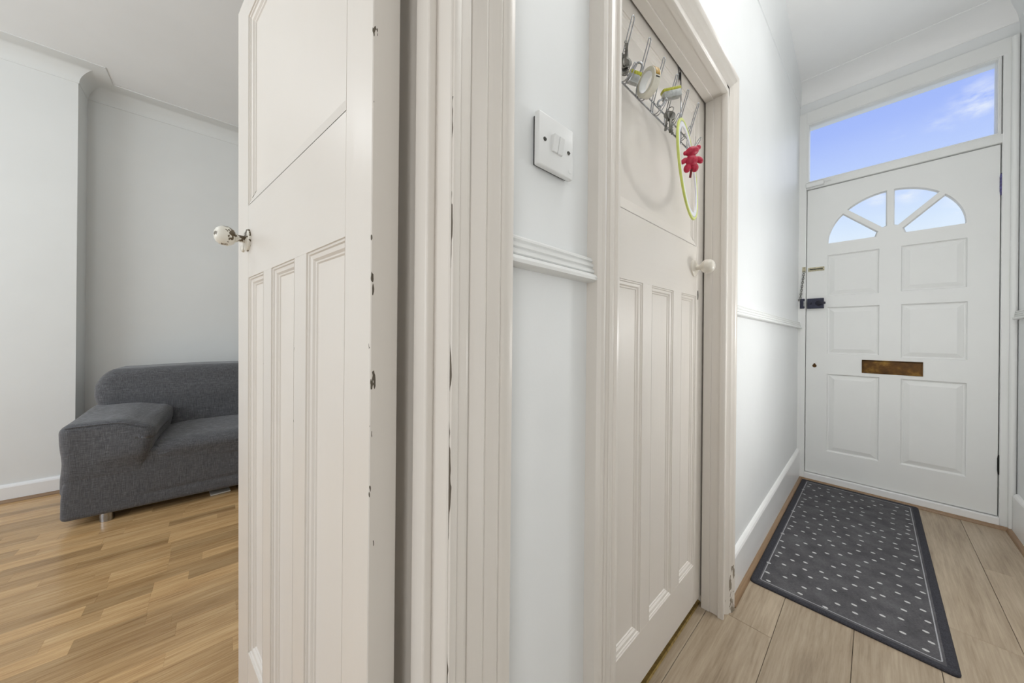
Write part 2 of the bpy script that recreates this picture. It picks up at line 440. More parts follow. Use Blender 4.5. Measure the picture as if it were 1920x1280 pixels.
# ---- living room walls
struct(boxo('wall_chimney', 'room_wall_paint', None, -3.1, 3.40, 0, -.684, 3.75, 2.8), 'white chimney breast wall at the left edge')
struct(boxo('wall_alcove', 'room_wall_paint', None, -.70, 3.592, 0, 1.75, 3.75, 2.8), 'white alcove wall behind the grey sofa')
struct(boxo('wall_room_right', 'room_wall_paint', None, 1.65, .5, 0, 1.75, 3.75, 2.8), 'white living room wall to the right of the sofa, hidden by the door')
bm = BM()
box(bm, -3.1, .5, 0, -3.0, .65, 2.8); box(bm, -3.1, 2.85, 0, -3.0, 3.5, 2.8); box(bm, -3.1, .65, 0, -3.0, 2.85, .8); box(bm, -3.1, .65, 2.3, -3.0, 2.85, 2.8)
struct(obj('wall_room_left', bm, 'room_wall_paint'), 'white living room wall with the window, out of frame to the left')
w2 = empty('window_2', (-3.05, 1.75, .8)); struct(w2, 'living room window out of frame to the left', 'window')
bm = BM(); 
for y0, y1, z0, z1 in ((.65, .71, .8, 2.3), (2.79, 2.85, .8, 2.3), (1.72, 1.78, .8, 2.3), (.65, 2.85, .8, .86), (.65, 2.85, 2.24, 2.3)): box(bm, -3.08, y0, z0, -3.03, y1, z1)
obj('window_frame', bm, 'white_gloss', w2); boxo('pane', 'window_glass', w2, -3.06, .7, .85, -3.055, 2.8, 2.25)
struct(boxo('ceiling', 'ceiling_paint', None, -2.7, -.62, HC, 3.3, .5, 2.95), 'white hall ceiling', 'ceiling')
struct(boxo('ceiling', 'ceiling_paint', None, -3.1, .4, RC, 1.75, 3.75, 2.8), 'white living room ceiling above the sofa', 'ceiling')

def cove(d, h, lip=.004, n=10):
    pr = [(0, -.002), (lip, 0)]
    # concave quarter: from the wall up and out to the ceiling
    for i in range(n + 1):
        a = pi / 2 * i / n
        pr.append((lip + (d - lip) * (1 - cos(a)), .002 + (h - .006) * sin(a)))
    pr += [(d + .003, h - .004), (d + .006, h + .03), (0, h + .03)]
    return pr
def trim(name, path, prof, n, mat, label, cat='trim', smooth=True, closed=False):
    o = obj(name, sweep(BM(), path, prof, n, closed), mat, None, smooth, 32); return struct(o, label, cat)
# n = Z: lateral (n x t) must point out of the wall
trim('trim_1', [(1.7, 3.592, 2.585), (-.684, 3.592, 2.585), (-.684, 3.40, 2.585), (-3.0, 3.40, 2.585)][::1], cove(.127, .095), (0, 0, 1), 'room_wall_paint', 'white coving round the chimney breast and alcove', 'coving')
trim('trim_2', [(3.12, -.5, 2.683)[:3], (3.12, .37, 2.683)], cove(.15, .087), (0, 0, 1), 'ceiling_paint', 'white coving above the transom window', 'coving')
trim('trim_3', [(3.14, .37, 2.668), (1.4, .37, 2.522), (-2.6, .37, 2.515)], cove(.15, .26), (0, 0, 1), 'wall_paint', 'white coving along the hall wall above the cupboard door', 'coving')
trim('trim_4', [(-2.6, -.5, 2.66), (3.14, -.5, 2.683)], cove(.13, .11), (0, 0, 1), 'wall_paint', 'white coving along the right hall wall', 'coving')

# ---- architraves: profile across (outwards from the opening), height off the wall
ARCH = [(0, 0), (0, .0135), (.002, .017), (.006, .018), (.011, .0172), (.0145, .0135), (.0155, .010), (.0185, .010), (.0205, .0135), (.025, .0145), (.029, .013), (.031, .0095),
        (.034, .011), (.045, .021), (.0475, .0235), (.050, .0225), (.052, .0205), (.064, .0275), (.067, .030), (.070, .0285), (.072, .0265), (.079, .031), (.086, .032), (.092, .0295), (.0965, .023), (.097, 0)]
def architrave(name, xl, xr, zt, mat, label, sc=1.0, y=WY0, n=(0, -1, 0)):
    pr = [(a * sc, b_) for a, b_ in ARCH]
    pth = [(xl, y, 0), (xl, y, zt), (xr, y, zt), (xr, y, 0)]
    if n[1] > 0: pth = pth[::-1]
    return trim(name, pth, pr, n, mat, label, 'door frame')
architrave('trim_5', -.6, .2142, 1.9066, 'cream_cracked_frame', 'cream moulded architrave with a cracked joint, beside the light switch')
architrave('trim_6', .616, 1.333, 1.872, 'cream_flaking_frame', 'cream moulded architrave round the cupboard door, flaking at its foot', .95)
architrave('trim_7', -.6, .222, 1.93, 'cream_gloss', 'cream architrave on the living room side of the open door', .8, WY1, (0, 1, 0))
# ---- linings
bm = BM()
box(bm, .2125, .3555, 0, .2400, .516, 1.935, .0015); box(bm, .200, .392, 0, .2135, .430, 1.905, .004, 3)
box(bm, -.625, .358, 0, -.5985, .50, 1.935, .0015); box(bm, -.5995, .392, 0, -.586, .430, 1.905, .003)
box(bm, -.60, .358, 1.905, .2135, .50, 1.935, .0015); box(bm, -.60, .392, 1.893, .2135, .430, 1.906, .003)
struct(obj('trim_8', bm, 'cream_gloss'), 'cream lining of the living room doorway', 'door frame')
bm = BM()
box(bm, 1.338, .357, 0, 1.392, .424, 1.92, .0015); box(bm, 1.363, .424, 0, 1.392, .50, 1.92); box(bm, 1.346, .400, 0, 1.352, .402, 1.87)
bmesh.ops.delete(bm, geom=bm.verts[-8:], context='VERTS')
box(bm, 1.3345, .398, 0, 1.3385, .4245, 1.874, .0015)
box(bm, .58, .357, 0, .618, .424, 1.92, .0015); box(bm, .58, .424, 0, .606, .50, 1.92)
box(bm, .58, .357, 1.874, 1.392, .424, 1.92, .0015); box(bm, .60, .398, 1.869, 1.338, .4245, 1.875, .001); box(bm, .58, .424, 1.902, 1.392, .50, 1.92)
struct(obj('trim_9', bm, 'cream_gloss'), 'cream lining round the cupboard door', 'door frame')
# ---- dado rails and skirtings
DADO = [(0, 0), (0, .010), (.003, .0125), (.006, .0125), (.008, .010), (.010, .010), (.012, .0145), (.017, .0145), (.019, .0115), (.021, .0115), (.023, .0165), (.028, .0165), (.030, .0135), (.033, .020), (.038, .023), (.043, .022), (.046, .014), (.046, 0)]
DADO = [(.046 - a, b_) for a, b_ in DADO][::-1]
def dado(name, x0, z0, x1, z1, y, n, label):
    pth = [(x0, y, z0), (x1, y, z1)]
    pr = DADO if n[1] < 0 else [(-a, b_) for a, b_ in DADO]
    return trim(name, pth, [(a, b_) for a, b_ in pr], n, 'white_gloss', label, 'dado rail')
dado('trim_10', .309, 1.106, .526, 1.103, WY0, (0, -1, 0), 'white reeded dado rail below the light switch')
dado('trim_11', 1.424, 1.088, 3.10, 1.073, WY0, (0, -1, 0), 'white reeded dado rail between the cupboard door and the front door')
dado('trim_12', -2.6, 1.11, 3.07, 1.11, -.5, (0, 1, 0), 'white dado rail end at the right edge')
def skirt(name, p0, p1, h0, h1, th, inward, label, mat='skirting_gloss'):
    p0, p1, iw = Vector(p0), Vector(p1), Vector(inward); bm = BM()
    R_ = []
    for p, h in ((p0, h0), (p1, h1)):
        R_.append([bm.verts.new(p + iw * a + Vector((0, 0, z))) for a, z in ((0, 0), (th, 0), (th, h - .016), (th * .8, h - .008), (th * .45, h - .002), (0, h))])
    A, B = R_
    for j in range(6): bm.faces.new((A[j], A[(j + 1) % 6], B[(j + 1) % 6], B[j]))
    bm.faces.new(A); bm.faces.new(B[::-1])
    return struct(obj(name, bm, mat), label, 'skirting board')
skirt('baseboard_left', (1.42, .37, 0), (3.12, .37, 0), .163, .213, .016, (0, -1, 0), 'white skirting board beside the doormat')
skirt('baseboard_left_short', (.309, .37, 0), (.528, .37, 0), .16, .16, .016, (0, -1, 0), 'short white skirting board below the light switch')
skirt('baseboard_right', (-2.6, -.5, 0), (3.07, -.5, 0), .21, .21, .016, (0, 1, 0), 'white skirting board at the right edge')
skirt('baseboard_chimney', (-3.0, 3.40, 0.012), (-.684, 3.40, 0.012), .09, .09, .018, (0, -1, 0), 'white skirting board left of the sofa')
skirt('baseboard_chimney_side', (-.684, 3.40, 0), (-.684, 3.592, 0), .10, .10, .016, (1, 0, 0), 'white skirting board on the side of the chimney breast')
skirt('baseboard_alcove', (-.684, 3.592, 0), (1.65, 3.592, 0), .10, .10, .016, (0, -1, 0), 'white skirting board behind the sofa')
def bead(name, p0, p1, inward, r, label):
    pr = [(0, 0)] + [(r * sin(a), r * cos(a)) for a in [pi / 2 * i / 5 for i in range(6)]]
    p0, p1, iw = Vector(p0), Vector(p1), Vector(inward); bm = BM()
    A = [bm.verts.new(p0 + iw * a + Vector((0, 0, z))) for a, z in pr]; B = [bm.verts.new(p1 + iw * a + Vector((0, 0, z))) for a, z in pr]
    K = len(pr)
    for j in range(K): bm.faces.new((A[j], A[(j + 1) % K], B[(j + 1) % K], B[j]))
    bm.faces.new(A); bm.faces.new(B[::-1])
    return struct(obj(name, bm, 'oak_bead', None, True, 40), label, 'wooden beading')
bead('trim_13', (1.43, .354, 0), (3.10, .354, 0), (0, -1, 0), .017, 'brown wooden beading along the skirting beside the doormat')
bead('trim_14', (3.098, .352, 0), (3.098, -.49, 0), (-1, 0, 0), .017, 'brown wooden beading below the front door')
bead('trim_15', (3.09, -.484, 0), (-2.6, -.484, 0), (0, 1, 0), .017, 'brown wooden beading along the right skirting')
bead('trim_16', (-3.0, 3.382, 0), (-.684, 3.382, 0), (0, -1, 0), .017, 'brown wooden beading below the chimney breast skirting')

# ---- hall floor: grey-brown oak planks
fl = empty('floor', (0, 0, 0)); struct(fl, 'grey-brown oak laminate hall floor under the doormat', 'floor')
boxo('underlay', 'dark_gap', fl, -2.6, -.5, -.03, 3.3, .47, -.0045)
def plank(name, x0, x1, y0, y1, mat, parent, g=.0006, ch=.0009):
    bm = BM(); w, l = (y1 - y0) / 2 - g, (x1 - x0) / 2 - g
    lo = [bm.verts.new((sx * l, sy * w, -.008)) for sx, sy in ((-1, -1), (1, -1), (1, 1), (-1, 1))]
    mi = [bm.verts.new((sx * l, sy * w, -ch)) for sx, sy in ((-1, -1), (1, -1), (1, 1), (-1, 1))]
    hi = [bm.verts.new((sx * (l - ch), sy * (w - ch), 0)) for sx, sy in ((-1, -1), (1, -1), (1, 1), (-1, 1))]
    for A, B in ((lo, mi), (mi, hi)):
        for k in range(4): bm.faces.new((A[k], A[(k + 1) % 4], B[(k + 1) % 4], B[k]))
    bm.faces.new(hi); bm.faces.new(lo[::-1])
    bmesh.ops.recalc_face_normals(bm, faces=bm.faces)
    me = bpy.data.meshes.new(name); bm.to_mesh(me); bm.free(); me.materials.append(MATS[mat])
    o = bpy.data.objects.new(name, me); COL.objects.link(o); o.parent = parent; o.location = ((x0 + x1) / 2, (y0 + y1) / 2, 0)
    return o
rows = [(-.5, -.325, [.05, 1.27, 2.509]), (-.325, -.142, [-.55, .67, 1.9]), (-.142, .041, [-.1, 1.12, 2.3]), (.041, .224, [-.75, .5, 1.72, 2.95]), (.224, .407, [-1.1, .15, 1.378, 2.6]), (.407, .468, [-.4, .8])]
for y0, y1, cuts in rows:
    xs = [-2.6] + cuts + [3.12]
    for a, b_ in zip(xs, xs[1:]): plank('plank', a, b_, y0, y1, 'grey_oak', fl)
# brass threshold bar under the cupboard door
bm = BM(); sweep(bm, [(1.36, .449, 0), (.62, .445, 0)], [(-.004, 0), (-.003, .003), (.001, .0045), (.002, .003), (.004, .003), (.005, .0045), (.012, .005), (.015, .0)], (0, 0, 1))
struct(obj('trim_17', bm, 'brass_strip'), 'thin brass threshold strip below the cupboard door', 'threshold strip')

# ---- living room floor: three-strip oak laminate
fl2 = empty('floor', (0, 0, 0)); struct(fl2, 'honey-coloured strip laminate living room floor in front of the sofa', 'floor')
boxo('underlay', 'dark_gap', fl2, -3.0, .47, -.03, 1.65, 3.6, -.0045)
rng = random.Random(11)
S = .0637; y = 1.665 - S * 8; k = 0
FIX = {0: (-.346, -.186), 1: (-.189,), 2: (-.306, -.19), 3: (-.189, -.09), 5: (-.323, -.16, -.053), 6: (-.33, -.16), 7: (-.377, -.16), -2: (.05,), -4: (-.12,), -5: (.037,)}
row0 = 8
y = 1.665 - 8 * S
for i in range(-8, 31):
    y0, y1 = 1.665 + i * S, 1.665 + (i + 1) * S
    if y0 < .46: y0 = .46
    if y1 > 3.39: y1 = min(y1, 3.6)
    fx = [c for c in FIX.get(i, ())]
    xs = [-1.25]; x = -1.25 + rng.uniform(.1, .4)
    lim = fx[0] if fx else .6
    while x < lim - .13: xs.append(x); x += rng.uniform(.2, .48)
    xs += fx; x = (fx[-1] if fx else x) + rng.uniform(.16, .45)
    while x < .55: xs.append(x); x += rng.uniform(.2, .48)
    xs.append(.65)
    for a, b_ in zip(xs, xs[1:]):
        if b_ - a > .02: plank('strip', a, b_, y0, y1, 'oak_laminate', fl2, .00008, .0002)
    for a, b_ in ((-3.0, -1.25), (.65, 1.65)): plank('strip', a, b_, y0, y1, 'oak_laminate', fl2, .00008, .0002)
boxo('strip_end', 'oak_laminate', fl2, -3, .466, -.008, 1.65, 1.16, -.0003)

# ================================================================== PANELLED DOORS
MOULD = [(0, 0), (.0008, -.0025), (.004, -.003), (.0055, -.0055), (.012, -.0068), (.0155, -.0105), (.018, -.011), (.020, -.0135)]
def panelled_leaf(root, W, xs, zb, zt, zu, zu2, H, mats, t=.038):
    """xs: edges of the three lower panels, from local x=0; face on y=0"""
    stile_m, muntin_m, body_m, rail_m = mats
    x0, x1 = xs[0], xs[-1]
    z0 = .0
    bv = .0012
    boxo('stile', stile_m, root, 0, -t, z0, x0, 0, H, bev=bv)
    boxo('stile', muntin_m, root, x1, -t, z0, W, 0, H, bev=bv)
    boxo('bottom_rail', rail_m, root, x0, -t, z0, x1, -.0002, zb)
    boxo('lock_rail', rail_m, root, x0, -t, zt, x1, -.0002, zu)
    boxo('top_rail', rail_m, root, x0, -t, zu2, x1, -.0002, H)
    for a, b_ in ((xs[1], xs[2]), (xs[3], xs[4])):
        boxo('muntin', muntin_m, root, a, -t, zb, b_, -.0004, zt)
    for a, b_ in ((xs[0], xs[1]), (xs[2], xs[3]), (xs[4], xs[5])):
        p = boxo('panel', body_m, root, a - .004, -.024, zb - .004, b_ + .004, -.0135, zt + .004)
        obj('panel_moulding', rings_panel(BM(), a, b_, zb, zt, MOULD, cap=False), body_m, p, False)
    p = boxo('panel', body_m, root, x0 - .004, -.024, zu - .004, x1 + .004, -.0135, zu2 + .004)
    # the tall upper panel has mouldings at the sides and head only, and a splayed sill
    bm = BM(); rs = []
    for a, b_ in MOULD:
        rs.append([bm.verts.new((x, b_, z)) for x, z in ((x0 + a, zu + .001 + a * 1.9), (x0 + a, zu2 - a), (x1 - a, zu2 - a), (x1 - a, zu + .001 + a * 1.9))])
    for A, B in zip(rs, rs[1:]):
        for k in range(3): bm.faces.new((A[k], A[k + 1], B[k + 1], B[k]))
    A = rs[0]; B = rs[-1]; bm.faces.new((A[0], B[0], B[3], A[3]))
    obj('panel_moulding', bm, body_m, p)

# ---- door_1: the open living room door
L1 = Vector((-.1535, .988, 0)).normalized()
d1 = empty('door_1', (.148, .446, .006), math.atan2(L1.y, L1.x), local=True)
struct(d1, 'open cream panelled door in the foreground with a chipped round knob', 'door')
panelled_leaf(d1, .758, [.079, .236, .299, .447, .509, .648], .160, 1.139, 1.325, 1.815, 1.888,
              ('cream_chipped_stile', 'cream_chipped_muntin', 'cream_gloss', 'cream_gloss_flat'), .040)
def knob(root, x, z, mat, name='door_knob', keyx=0, keyz=-.05):
    k = obj(name, lathe(BM(), [(.009, .0085), (.022, .0085), (.0225, .0105), (.027, .0115), (.028, .0165), (.033, .021), (.0395, .0232), (.0405, .0242), (.0422, .0242), (.0432, .0234), (.050, .0236), (.056, .0218), (.062, .017), (.0655, .010), (.0668, 0.001)], (x, 0, z), (0, 1, 0), 32), mat, root, True, 40)
    obj('rose', lathe(BM(), [(-.001, .029), (.004, .029), (.0065, .0265), (.0075, .021), (.0085, .013), (.0092, .001)], (x, 0, z), (0, 1, 0), 32), mat, k, True, 35)
    return k
knob(d1, .650, 1.237, 'chipped_knob_paint')
obj('keyhole_cover', lathe(BM(), [(.0, .010), (.004, .010), (.0055, .008), (.006, .001)], (.694, 0, 1.222), (0, 1, 0), 16), 'cream_knob', d1, True, 40)
# an old door: the leaf is slightly warped towards its foot
for o in list(d1.children) + [c for o in d1.children for c in o.children]:
    for v in o.data.vertices:
        v.co.y += -.014 * (v.co.x / .758) * min(1, max(0, (1.75 - v.co.z) / 1.5))
# butt hinges on the hinge edge
for z in (.25, 1.62):
    obj('hinge', tube(BM(), [(-.004, -.043, z), (-.004, -.043, z + .09)], .006, 10), 'cream_knob', d1, True, 40)

# ---- door_2: the cupboard door
d2 = empty('door_2', (1.36, .43, .036), pi, local=True)
struct(d2, 'closed cream panelled door with a row of chrome hooks hung over it', 'door')
Z2 = -.036
panelled_leaf(d2, .750, [.087, .217, .282, .432, .487, .640], .181 + Z2, 1.150 + Z2, 1.328 + Z2, 1.828 + Z2, 1.892 + Z2,
              ('cream_gloss', 'cream_gloss', 'cream_gloss', 'cream_gloss_flat'), .038)
knob(d2, .112, 1.247 + Z2, 'cream_knob')
obj('keyhole', cut_slab([(.071 + .0065 * cos(a) * (1 - .25 * abs(sin(a))), 1.155 + Z2 + .017 * sin(a)) for a in [2 * pi * i / 16 for i in range(16)]], [], -.001, .0012, .0003), 'dull_steel', d2)

# ================================================================== FRONT DOOR
d3 = empty('door_3', (3.12, -.447, .058), pi / 2, local=True)
struct(d3, 'white six-panel front door with a four-pane fanlight', 'door')
YO, ZO = .447, .058
PAN = [(-.015, .220, 1.297, 1.598), (-.344, -.107, 1.300, 1.578), (-.018, .220, .900, 1.219), (-.347, -.109, .890, 1.219), (-.020, .218, .228, .760), (-.346, -.110, .235, .760)]
PAN[0] = (-.015, .220, 1.298, 1.578)
holes = [rect(y0 + YO, z0 - ZO, y1 + YO, z1 - ZO) for y0, y1, z0, z1 in PAN]
FC = (-.0605 + YO, 1.660 - ZO); FR, HR, MW = .281, .058, .0145
def sector(a0, a1, m0, m1, R0, R1, n=12):
    s0 = a0 + math.asin(m0 / R1); s1 = a1 - math.asin(m1 / R1)
    pts = [(FC[0] + R1 * cos(s0 + (s1 - s0) * i / n), FC[1] + R1 * sin(s0 + (s1 - s0) * i / n)) for i in range(n + 1)]
    q0 = a0 + math.asin(min(1, m0 / R0)); q1 = a1 - math.asin(min(1, m1 / R0))
    pts += [(FC[0] + R0 * cos(q1), FC[1] + R0 * sin(q1)), (FC[0] + R0 * cos(q0), FC[1] + R0 * sin(q0))]
    return pts
SEC = [(0, pi / 4, 0.0, MW), (pi / 4, pi / 2, MW, MW), (pi / 2, 3 * pi / 4, MW, MW), (3 * pi / 4, pi, MW, 0.0)]
secs = [sector(a0, a1, m0, m1, HR, FR) for a0, a1, m0, m1 in SEC]
obj('leaf', cut_slab(rect(0, 0, .775, 2.0), holes + secs, -.044, 0, .0016), 'white_gloss', d3)
for y0, y1, z0, z1 in PAN:
    bm = rings_panel(BM(), y0 + YO, y1 + YO, z0 - ZO, z1 - ZO, [(0, -.002), (.002, -.008), (.006, -.0115), (.010, -.012), (.012, -.0105), (.034, -.0035), (.036, -.0035)])
    obj('raised_panel', bm, 'white_gloss', d3)
# glazing: each pane and its bead
def prism(bm, poly, y0, y1):
    A = [bm.verts.new((x, y0, z)) for x, z in poly]; B = [bm.verts.new((x, y1, z)) for x, z in poly]; K = len(poly)
    for k in range(K): bm.faces.new((A[k], A[(k + 1) % K], B[(k + 1) % K], B[k]))
    bm.faces.new(A); bm.faces.new(B[::-1]); return bm
for s in secs:
    c_ = (sum(p[0] for p in s) / len(s), sum(p[1] for p in s) / len(s))
    sc2 = lambda f: [(c_[0] + (p[0] - c_[0]) * f, c_[1] + (p[1] - c_[1]) * f) for p in s]
    obj('pane', prism(BM(), sc2(1.01), -.030, -.027), 'window_glass', d3)
    bm = BM(); K = len(s)
    rs = [[bm.verts.new((x, y_, z)) for x, z in sc2(f)] for f, y_ in ((1.0, -.027), (1.0, -.012), (.985, -.012), (.955, -.026), (.955, -.027))]
    for A, B in zip(rs, rs[1:]):
        for k in range(K): bm.faces.new((A[k], A[(k + 1) % K], B[(k + 1) % K], B[k]))
    obj('glazing_bead', bm, 'white_gloss', d3)
# letter plate
bm = BM(); box(bm, .055 - .249 + YO, -.002, .782 - ZO, .055 + YO, .0035, .868 - ZO, .0016, 2)
lp = obj('letter_plate', bm, 'aged_brass', d3); lp['label'] = 'aged brass letter plate'
bm = BM(); box(bm, -.188 + YO, .003, .790 - ZO, .049 + YO, .0055, .858 - ZO, .0012, 2)
obj('flap', bm, 'aged_brass', lp)
tb = obj('flap_rod', tube(BM(), [(-.192 + YO, .004, .863 - ZO), (.053 + YO, .004, .863 - ZO)], .003, 8), 'aged_brass', lp, True)
# keyhole cover: pear-shaped drop
k = obj('keyhole_cover', cut_slab([(.282 + YO + .011 * cos(a), .812 - ZO + .0115 * sin(a) + (.006 if sin(a) > .9 else 0)) for a in [2 * pi * i / 20 for i in range(20)]], [], -.001, .003, .001), 'aged_brass', d3)
k['label'] = 'small round brass keyhole cover'
obj('rivet', lathe(BM(), [(.002, .004), (.005, .0035), (.006, .001)], (.282 + YO, 0, .822 - ZO), (0, 1, 0), 10), 'aged_brass', k, True)
# chain track
tk = obj('chain_track', box(BM(), .236 + YO, -.001, 1.478 - ZO, .320 + YO, .0025, 1.506 - ZO, .001), 'pale_brass', d3); tk['label'] = 'polished brass door chain track'
bm = BM(); box(bm, .240 + YO, .002, 1.4965 - ZO, .316 + YO, .007, 1.5005 - ZO, .0008); box(bm, .240 + YO, .002, 1.4835 - ZO, .316 + YO, .007, 1.4875 - ZO, .0008)
obj('rail', bm, 'pale_brass', tk)
obj('slot', box(BM(), .244 + YO, .0026, 1.489 - ZO, .312 + YO, .0031, 1.495 - ZO), 'shadow_plastic', tk)
for y_, z_ in ((.310, 1.503), (.310, 1.481), (.2415, 1.503), (.2415, 1.481)):
    obj('screw', lathe(BM(), [(.002, .0022), (.0033, .0018), (.0036, .0005)], (y_ + YO, 0, z_ - ZO), (0, 1, 0), 8), 'dull_steel', tk, True)
# night latch
nl = obj('night_latch', box(BM(), .236 + YO, 0, 1.214 - ZO, .322 + YO, .022, 1.285 - ZO, .003, 2), 'latch_enamel', d3); nl['label'] = 'dark blue-black night latch'
obj('snib_button', lathe(BM(), [(.02, .0065), (.027, .0065), (.029, .005), (.0295, .001)], (.303 + YO, 0, 1.250 - ZO), (0, 1, 0), 16), 'latch_black', nl, True, 40)
bm = lathe(BM(), [(.02, .017), (.026, .017), (.029, .014), (.030, .001)], (.262 + YO, 0, 1.249 - ZO), (0, 1, 0), 20); box(bm, .226 + YO, .028, 1.241 - ZO, .270 + YO, .045, 1.257 - ZO, .003, 2)
obj('turn_knob', bm, 'latch_black', nl, True, 40)
# hinges
for nm, z0, z1, mt, lb in (('hinge', 1.782, 1.900, 'hinge_blue', 'upper hinge blotched with blue-violet'), ('hinge', .282, .386, 'hinge_black', 'black lower hinge')):
    h = obj(nm, tube(BM(), [(-.003, .003, z0 - ZO + i * (z1 - z0) / 5) for i in range(6)], .0055, 10, rr=[.004, .006, .006, .006, .006, .004]), mt, d3, True, 40); h['label'] = lb
    bm = BM()
    for i in range(1, 5): lathe(bm, [(0, .0066), (.0012, .0066)], (-.003, .003, z0 - ZO + i * (z1 - z0) / 5), (0, 0, 1), 10)
    obj('knuckle', bm, mt, h)

# ---- frame of the front door: jambs, transom bar, head, threshold
bm = BM()
box(bm, 3.100, .3305, 0, 3.22, .372, 2.605, .002); box(bm, 3.105, -.500, 0, 3.22, -.4500, 2.605, .002)
box(bm, 3.105, -.452, 2.062, 3.22, .332, 2.108, .0025, 2); box(bm, 3.1035, -.4985, 2.525, 3.22, .3705, 2.612, .002)
tube(bm, [(3.098, -.486, 0), (3.098, -.486, 2.60)], .0125, 12)
struct(obj('trim_18', bm, 'white_gloss', None, True, 35), 'white wooden frame round the front door and transom window', 'door frame')
bm = BM(); box(bm, 3.098, -.4505, 0, 3.22, .331, .0545, .0025, 2)
struct(obj('trim_19', bm, 'skirting_gloss'), 'white painted threshold below the front door', 'threshold')
bm = BM()
box(bm, 3.1655, .300, .0, 3.22, .345, 2.08); box(bm, 3.1655, -.47, .0, 3.22, -.420, 2.08); box(bm, 3.1655, -.46, 2.03, 3.22, .34, 2.09); box(bm, 3.1655, -.46, .03, 3.22, .34, .09)
struct(obj('trim_20', bm, 'white_gloss'), 'white stop bead behind the edges of the front door', 'door stop')
w1 = empty('window_1', (3.15, -.055, 2.108)); struct(w1, 'wide transom window above the front door, sky behind', 'window')
bm = sweep(BM(), [(3.112, .3255, 2.1135), (3.112, -.4385, 2.1135), (3.112, -.4385, 2.5235), (3.112, .3255, 2.5235)], [(-.008, -.01), (-.008, .004), (-.005, .008), (-.002, .0075), (.0, .003), (.003, .003), (.006, -.012), (.006, -.03)], (-1, 0, 0), closed=True)
obj('glazing_bead', bm, 'white_gloss', w1, True, 30)
bm = BM()
for y0, y1, z0, z1 in ((-.452, -.432, 2.10, 2.53), (.320, .332, 2.10, 2.53), (-.452, .332, 2.10, 2.112), (-.452, .332, 2.519, 2.53)): box(bm, 3.125, y0, z0, 3.17, y1, z1)
obj('sash', bm, 'white_gloss', w1); boxo('pane', 'window_glass', w1, 3.145, -.435, 2.108, 3.149, .324, 2.522)
# door contact sensor on the frame corner
s = boxo('door_sensor', 'plastic_white', None, 3.086, .240, 2.070, 3.105, .333, 2.098, bev=.003, seg=2)
tag(s, 'small white box sensor at the top left corner of the front door', 'sensor')
obj('sensor_wire', tube(BM(), smoothpath([(3.10, .242, 2.087), (3.098, .228, 2.084), (3.10, .215, 2.090), (3.103, .205, 2.088)]), .0018, 6), 'plastic_white', s, True)
# keep of the night latch, fixed to the frame
kp = boxo('latch_keep', 'latch_enamel', None, 3.088, .334, 1.216, 3.105, .359, 1.286, bev=.0025, seg=2)
tag(kp, 'dark blue-black latch keep on the left jamb beside the night latch', 'latch')
boxo('strike_slot', 'padlock_steel', kp, 3.0872, .3345, 1.232, 3.0885, .339, 1.268)

# ================================================================== THINGS
# ---- security chain hanging from its plate on the left jamb
sc_ = empty('security_chain', (3.10, .345, 1.515)); tag(sc_, 'brass door chain hanging from a small plate on the left jamb', 'chain')
pl = boxo('plate', 'pale_brass', sc_, 3.096, .331, 1.477, 3.1005, .349, 1.512, bev=.001)
for z_ in (1.507, 1.500): obj('screw', lathe(BM(), [(0, .0022), (.0015, .0015)], (3.096, .340, z_), (-1, 0, 0), 8), 'dull_steel', pl, True)
lk = obj('loop', tube(BM(), [(3.091 + 0 * a, .338 + .006 * cos(a), 1.474 + .007 * sin(a)) for a in [2 * pi * i / 14 for i in range(14)]], .0016, 6, True), 'dull_steel', sc_, True)
ch = [Vector((3.088, .340 + .019 * (i / 14) ** 1.1, 1.462 - .0135 * i)) for i in range(14)]
for i, (a, b_) in enumerate(zip(ch, ch[1:])):
    c = (a + b_) / 2; t = (b_ - a).normalized(); s_ = Vector((0, 1, 0)) if i % 2 == 0 else Vector((1, .15, 0)).normalized()
    pts = [c + t * (.0104 * cos(q)) + s_ * (.0052 * sin(q)) for q in [2 * pi * j / 12 for j in range(12)]]
    obj('link', tube(BM(), pts, .0018, 6, True), 'dull_steel', sc_, True)
e = ch[-1]
obj('end_stud', lathe(BM(), [(0, .003), (.010, .003), (.0105, .0055), (.014, .0055), (.0145, .001)], (3.088, e.y - .003, e.z - .008), (0, 1, .0), 12), 'dull_steel', sc_, True, 40)

# ---- light switch
ls = empty('light_switch', (.4255, .37, 1.32)); tag(ls, 'white double light switch above the dado rail', 'light switch')
obj('back_box', box(BM(), .3855, .3655, 1.281, .4655, .3705, 1.359), 'shadow_plastic', ls)
obj('face_plate', box(BM(), .3815, .3545, 1.277, .4695, .3655, 1.363, .003, 3), 'plastic_white', ls, True, 40)
for i, (xa, xb) in enumerate(((.4115, .4240), (.4250, .4375))):
    bm = BM(); vs_ = [bm.verts.new(p) for p in ((xa, .3550, 1.3065), (xb, .3550, 1.3065), (xb, .3550, 1.3335), (xa, .3550, 1.3335), (xa, .3515, 1.307), (xb, .3515, 1.307), (xb, .3465, 1.333), (xa, .3465, 1.333))]
    for q in ((4, 5, 6, 7), (0, 1, 5, 4), (1, 2, 6, 5), (2, 3, 7, 6), (3, 0, 4, 7)): bm.faces.new([vs_[j] for j in q])
    bmesh.ops.bevel(bm, geom=bm.edges[:], offset=.0006, segments=1, affect='EDGES')
    obj('rocker', bm, 'plastic_white', ls)
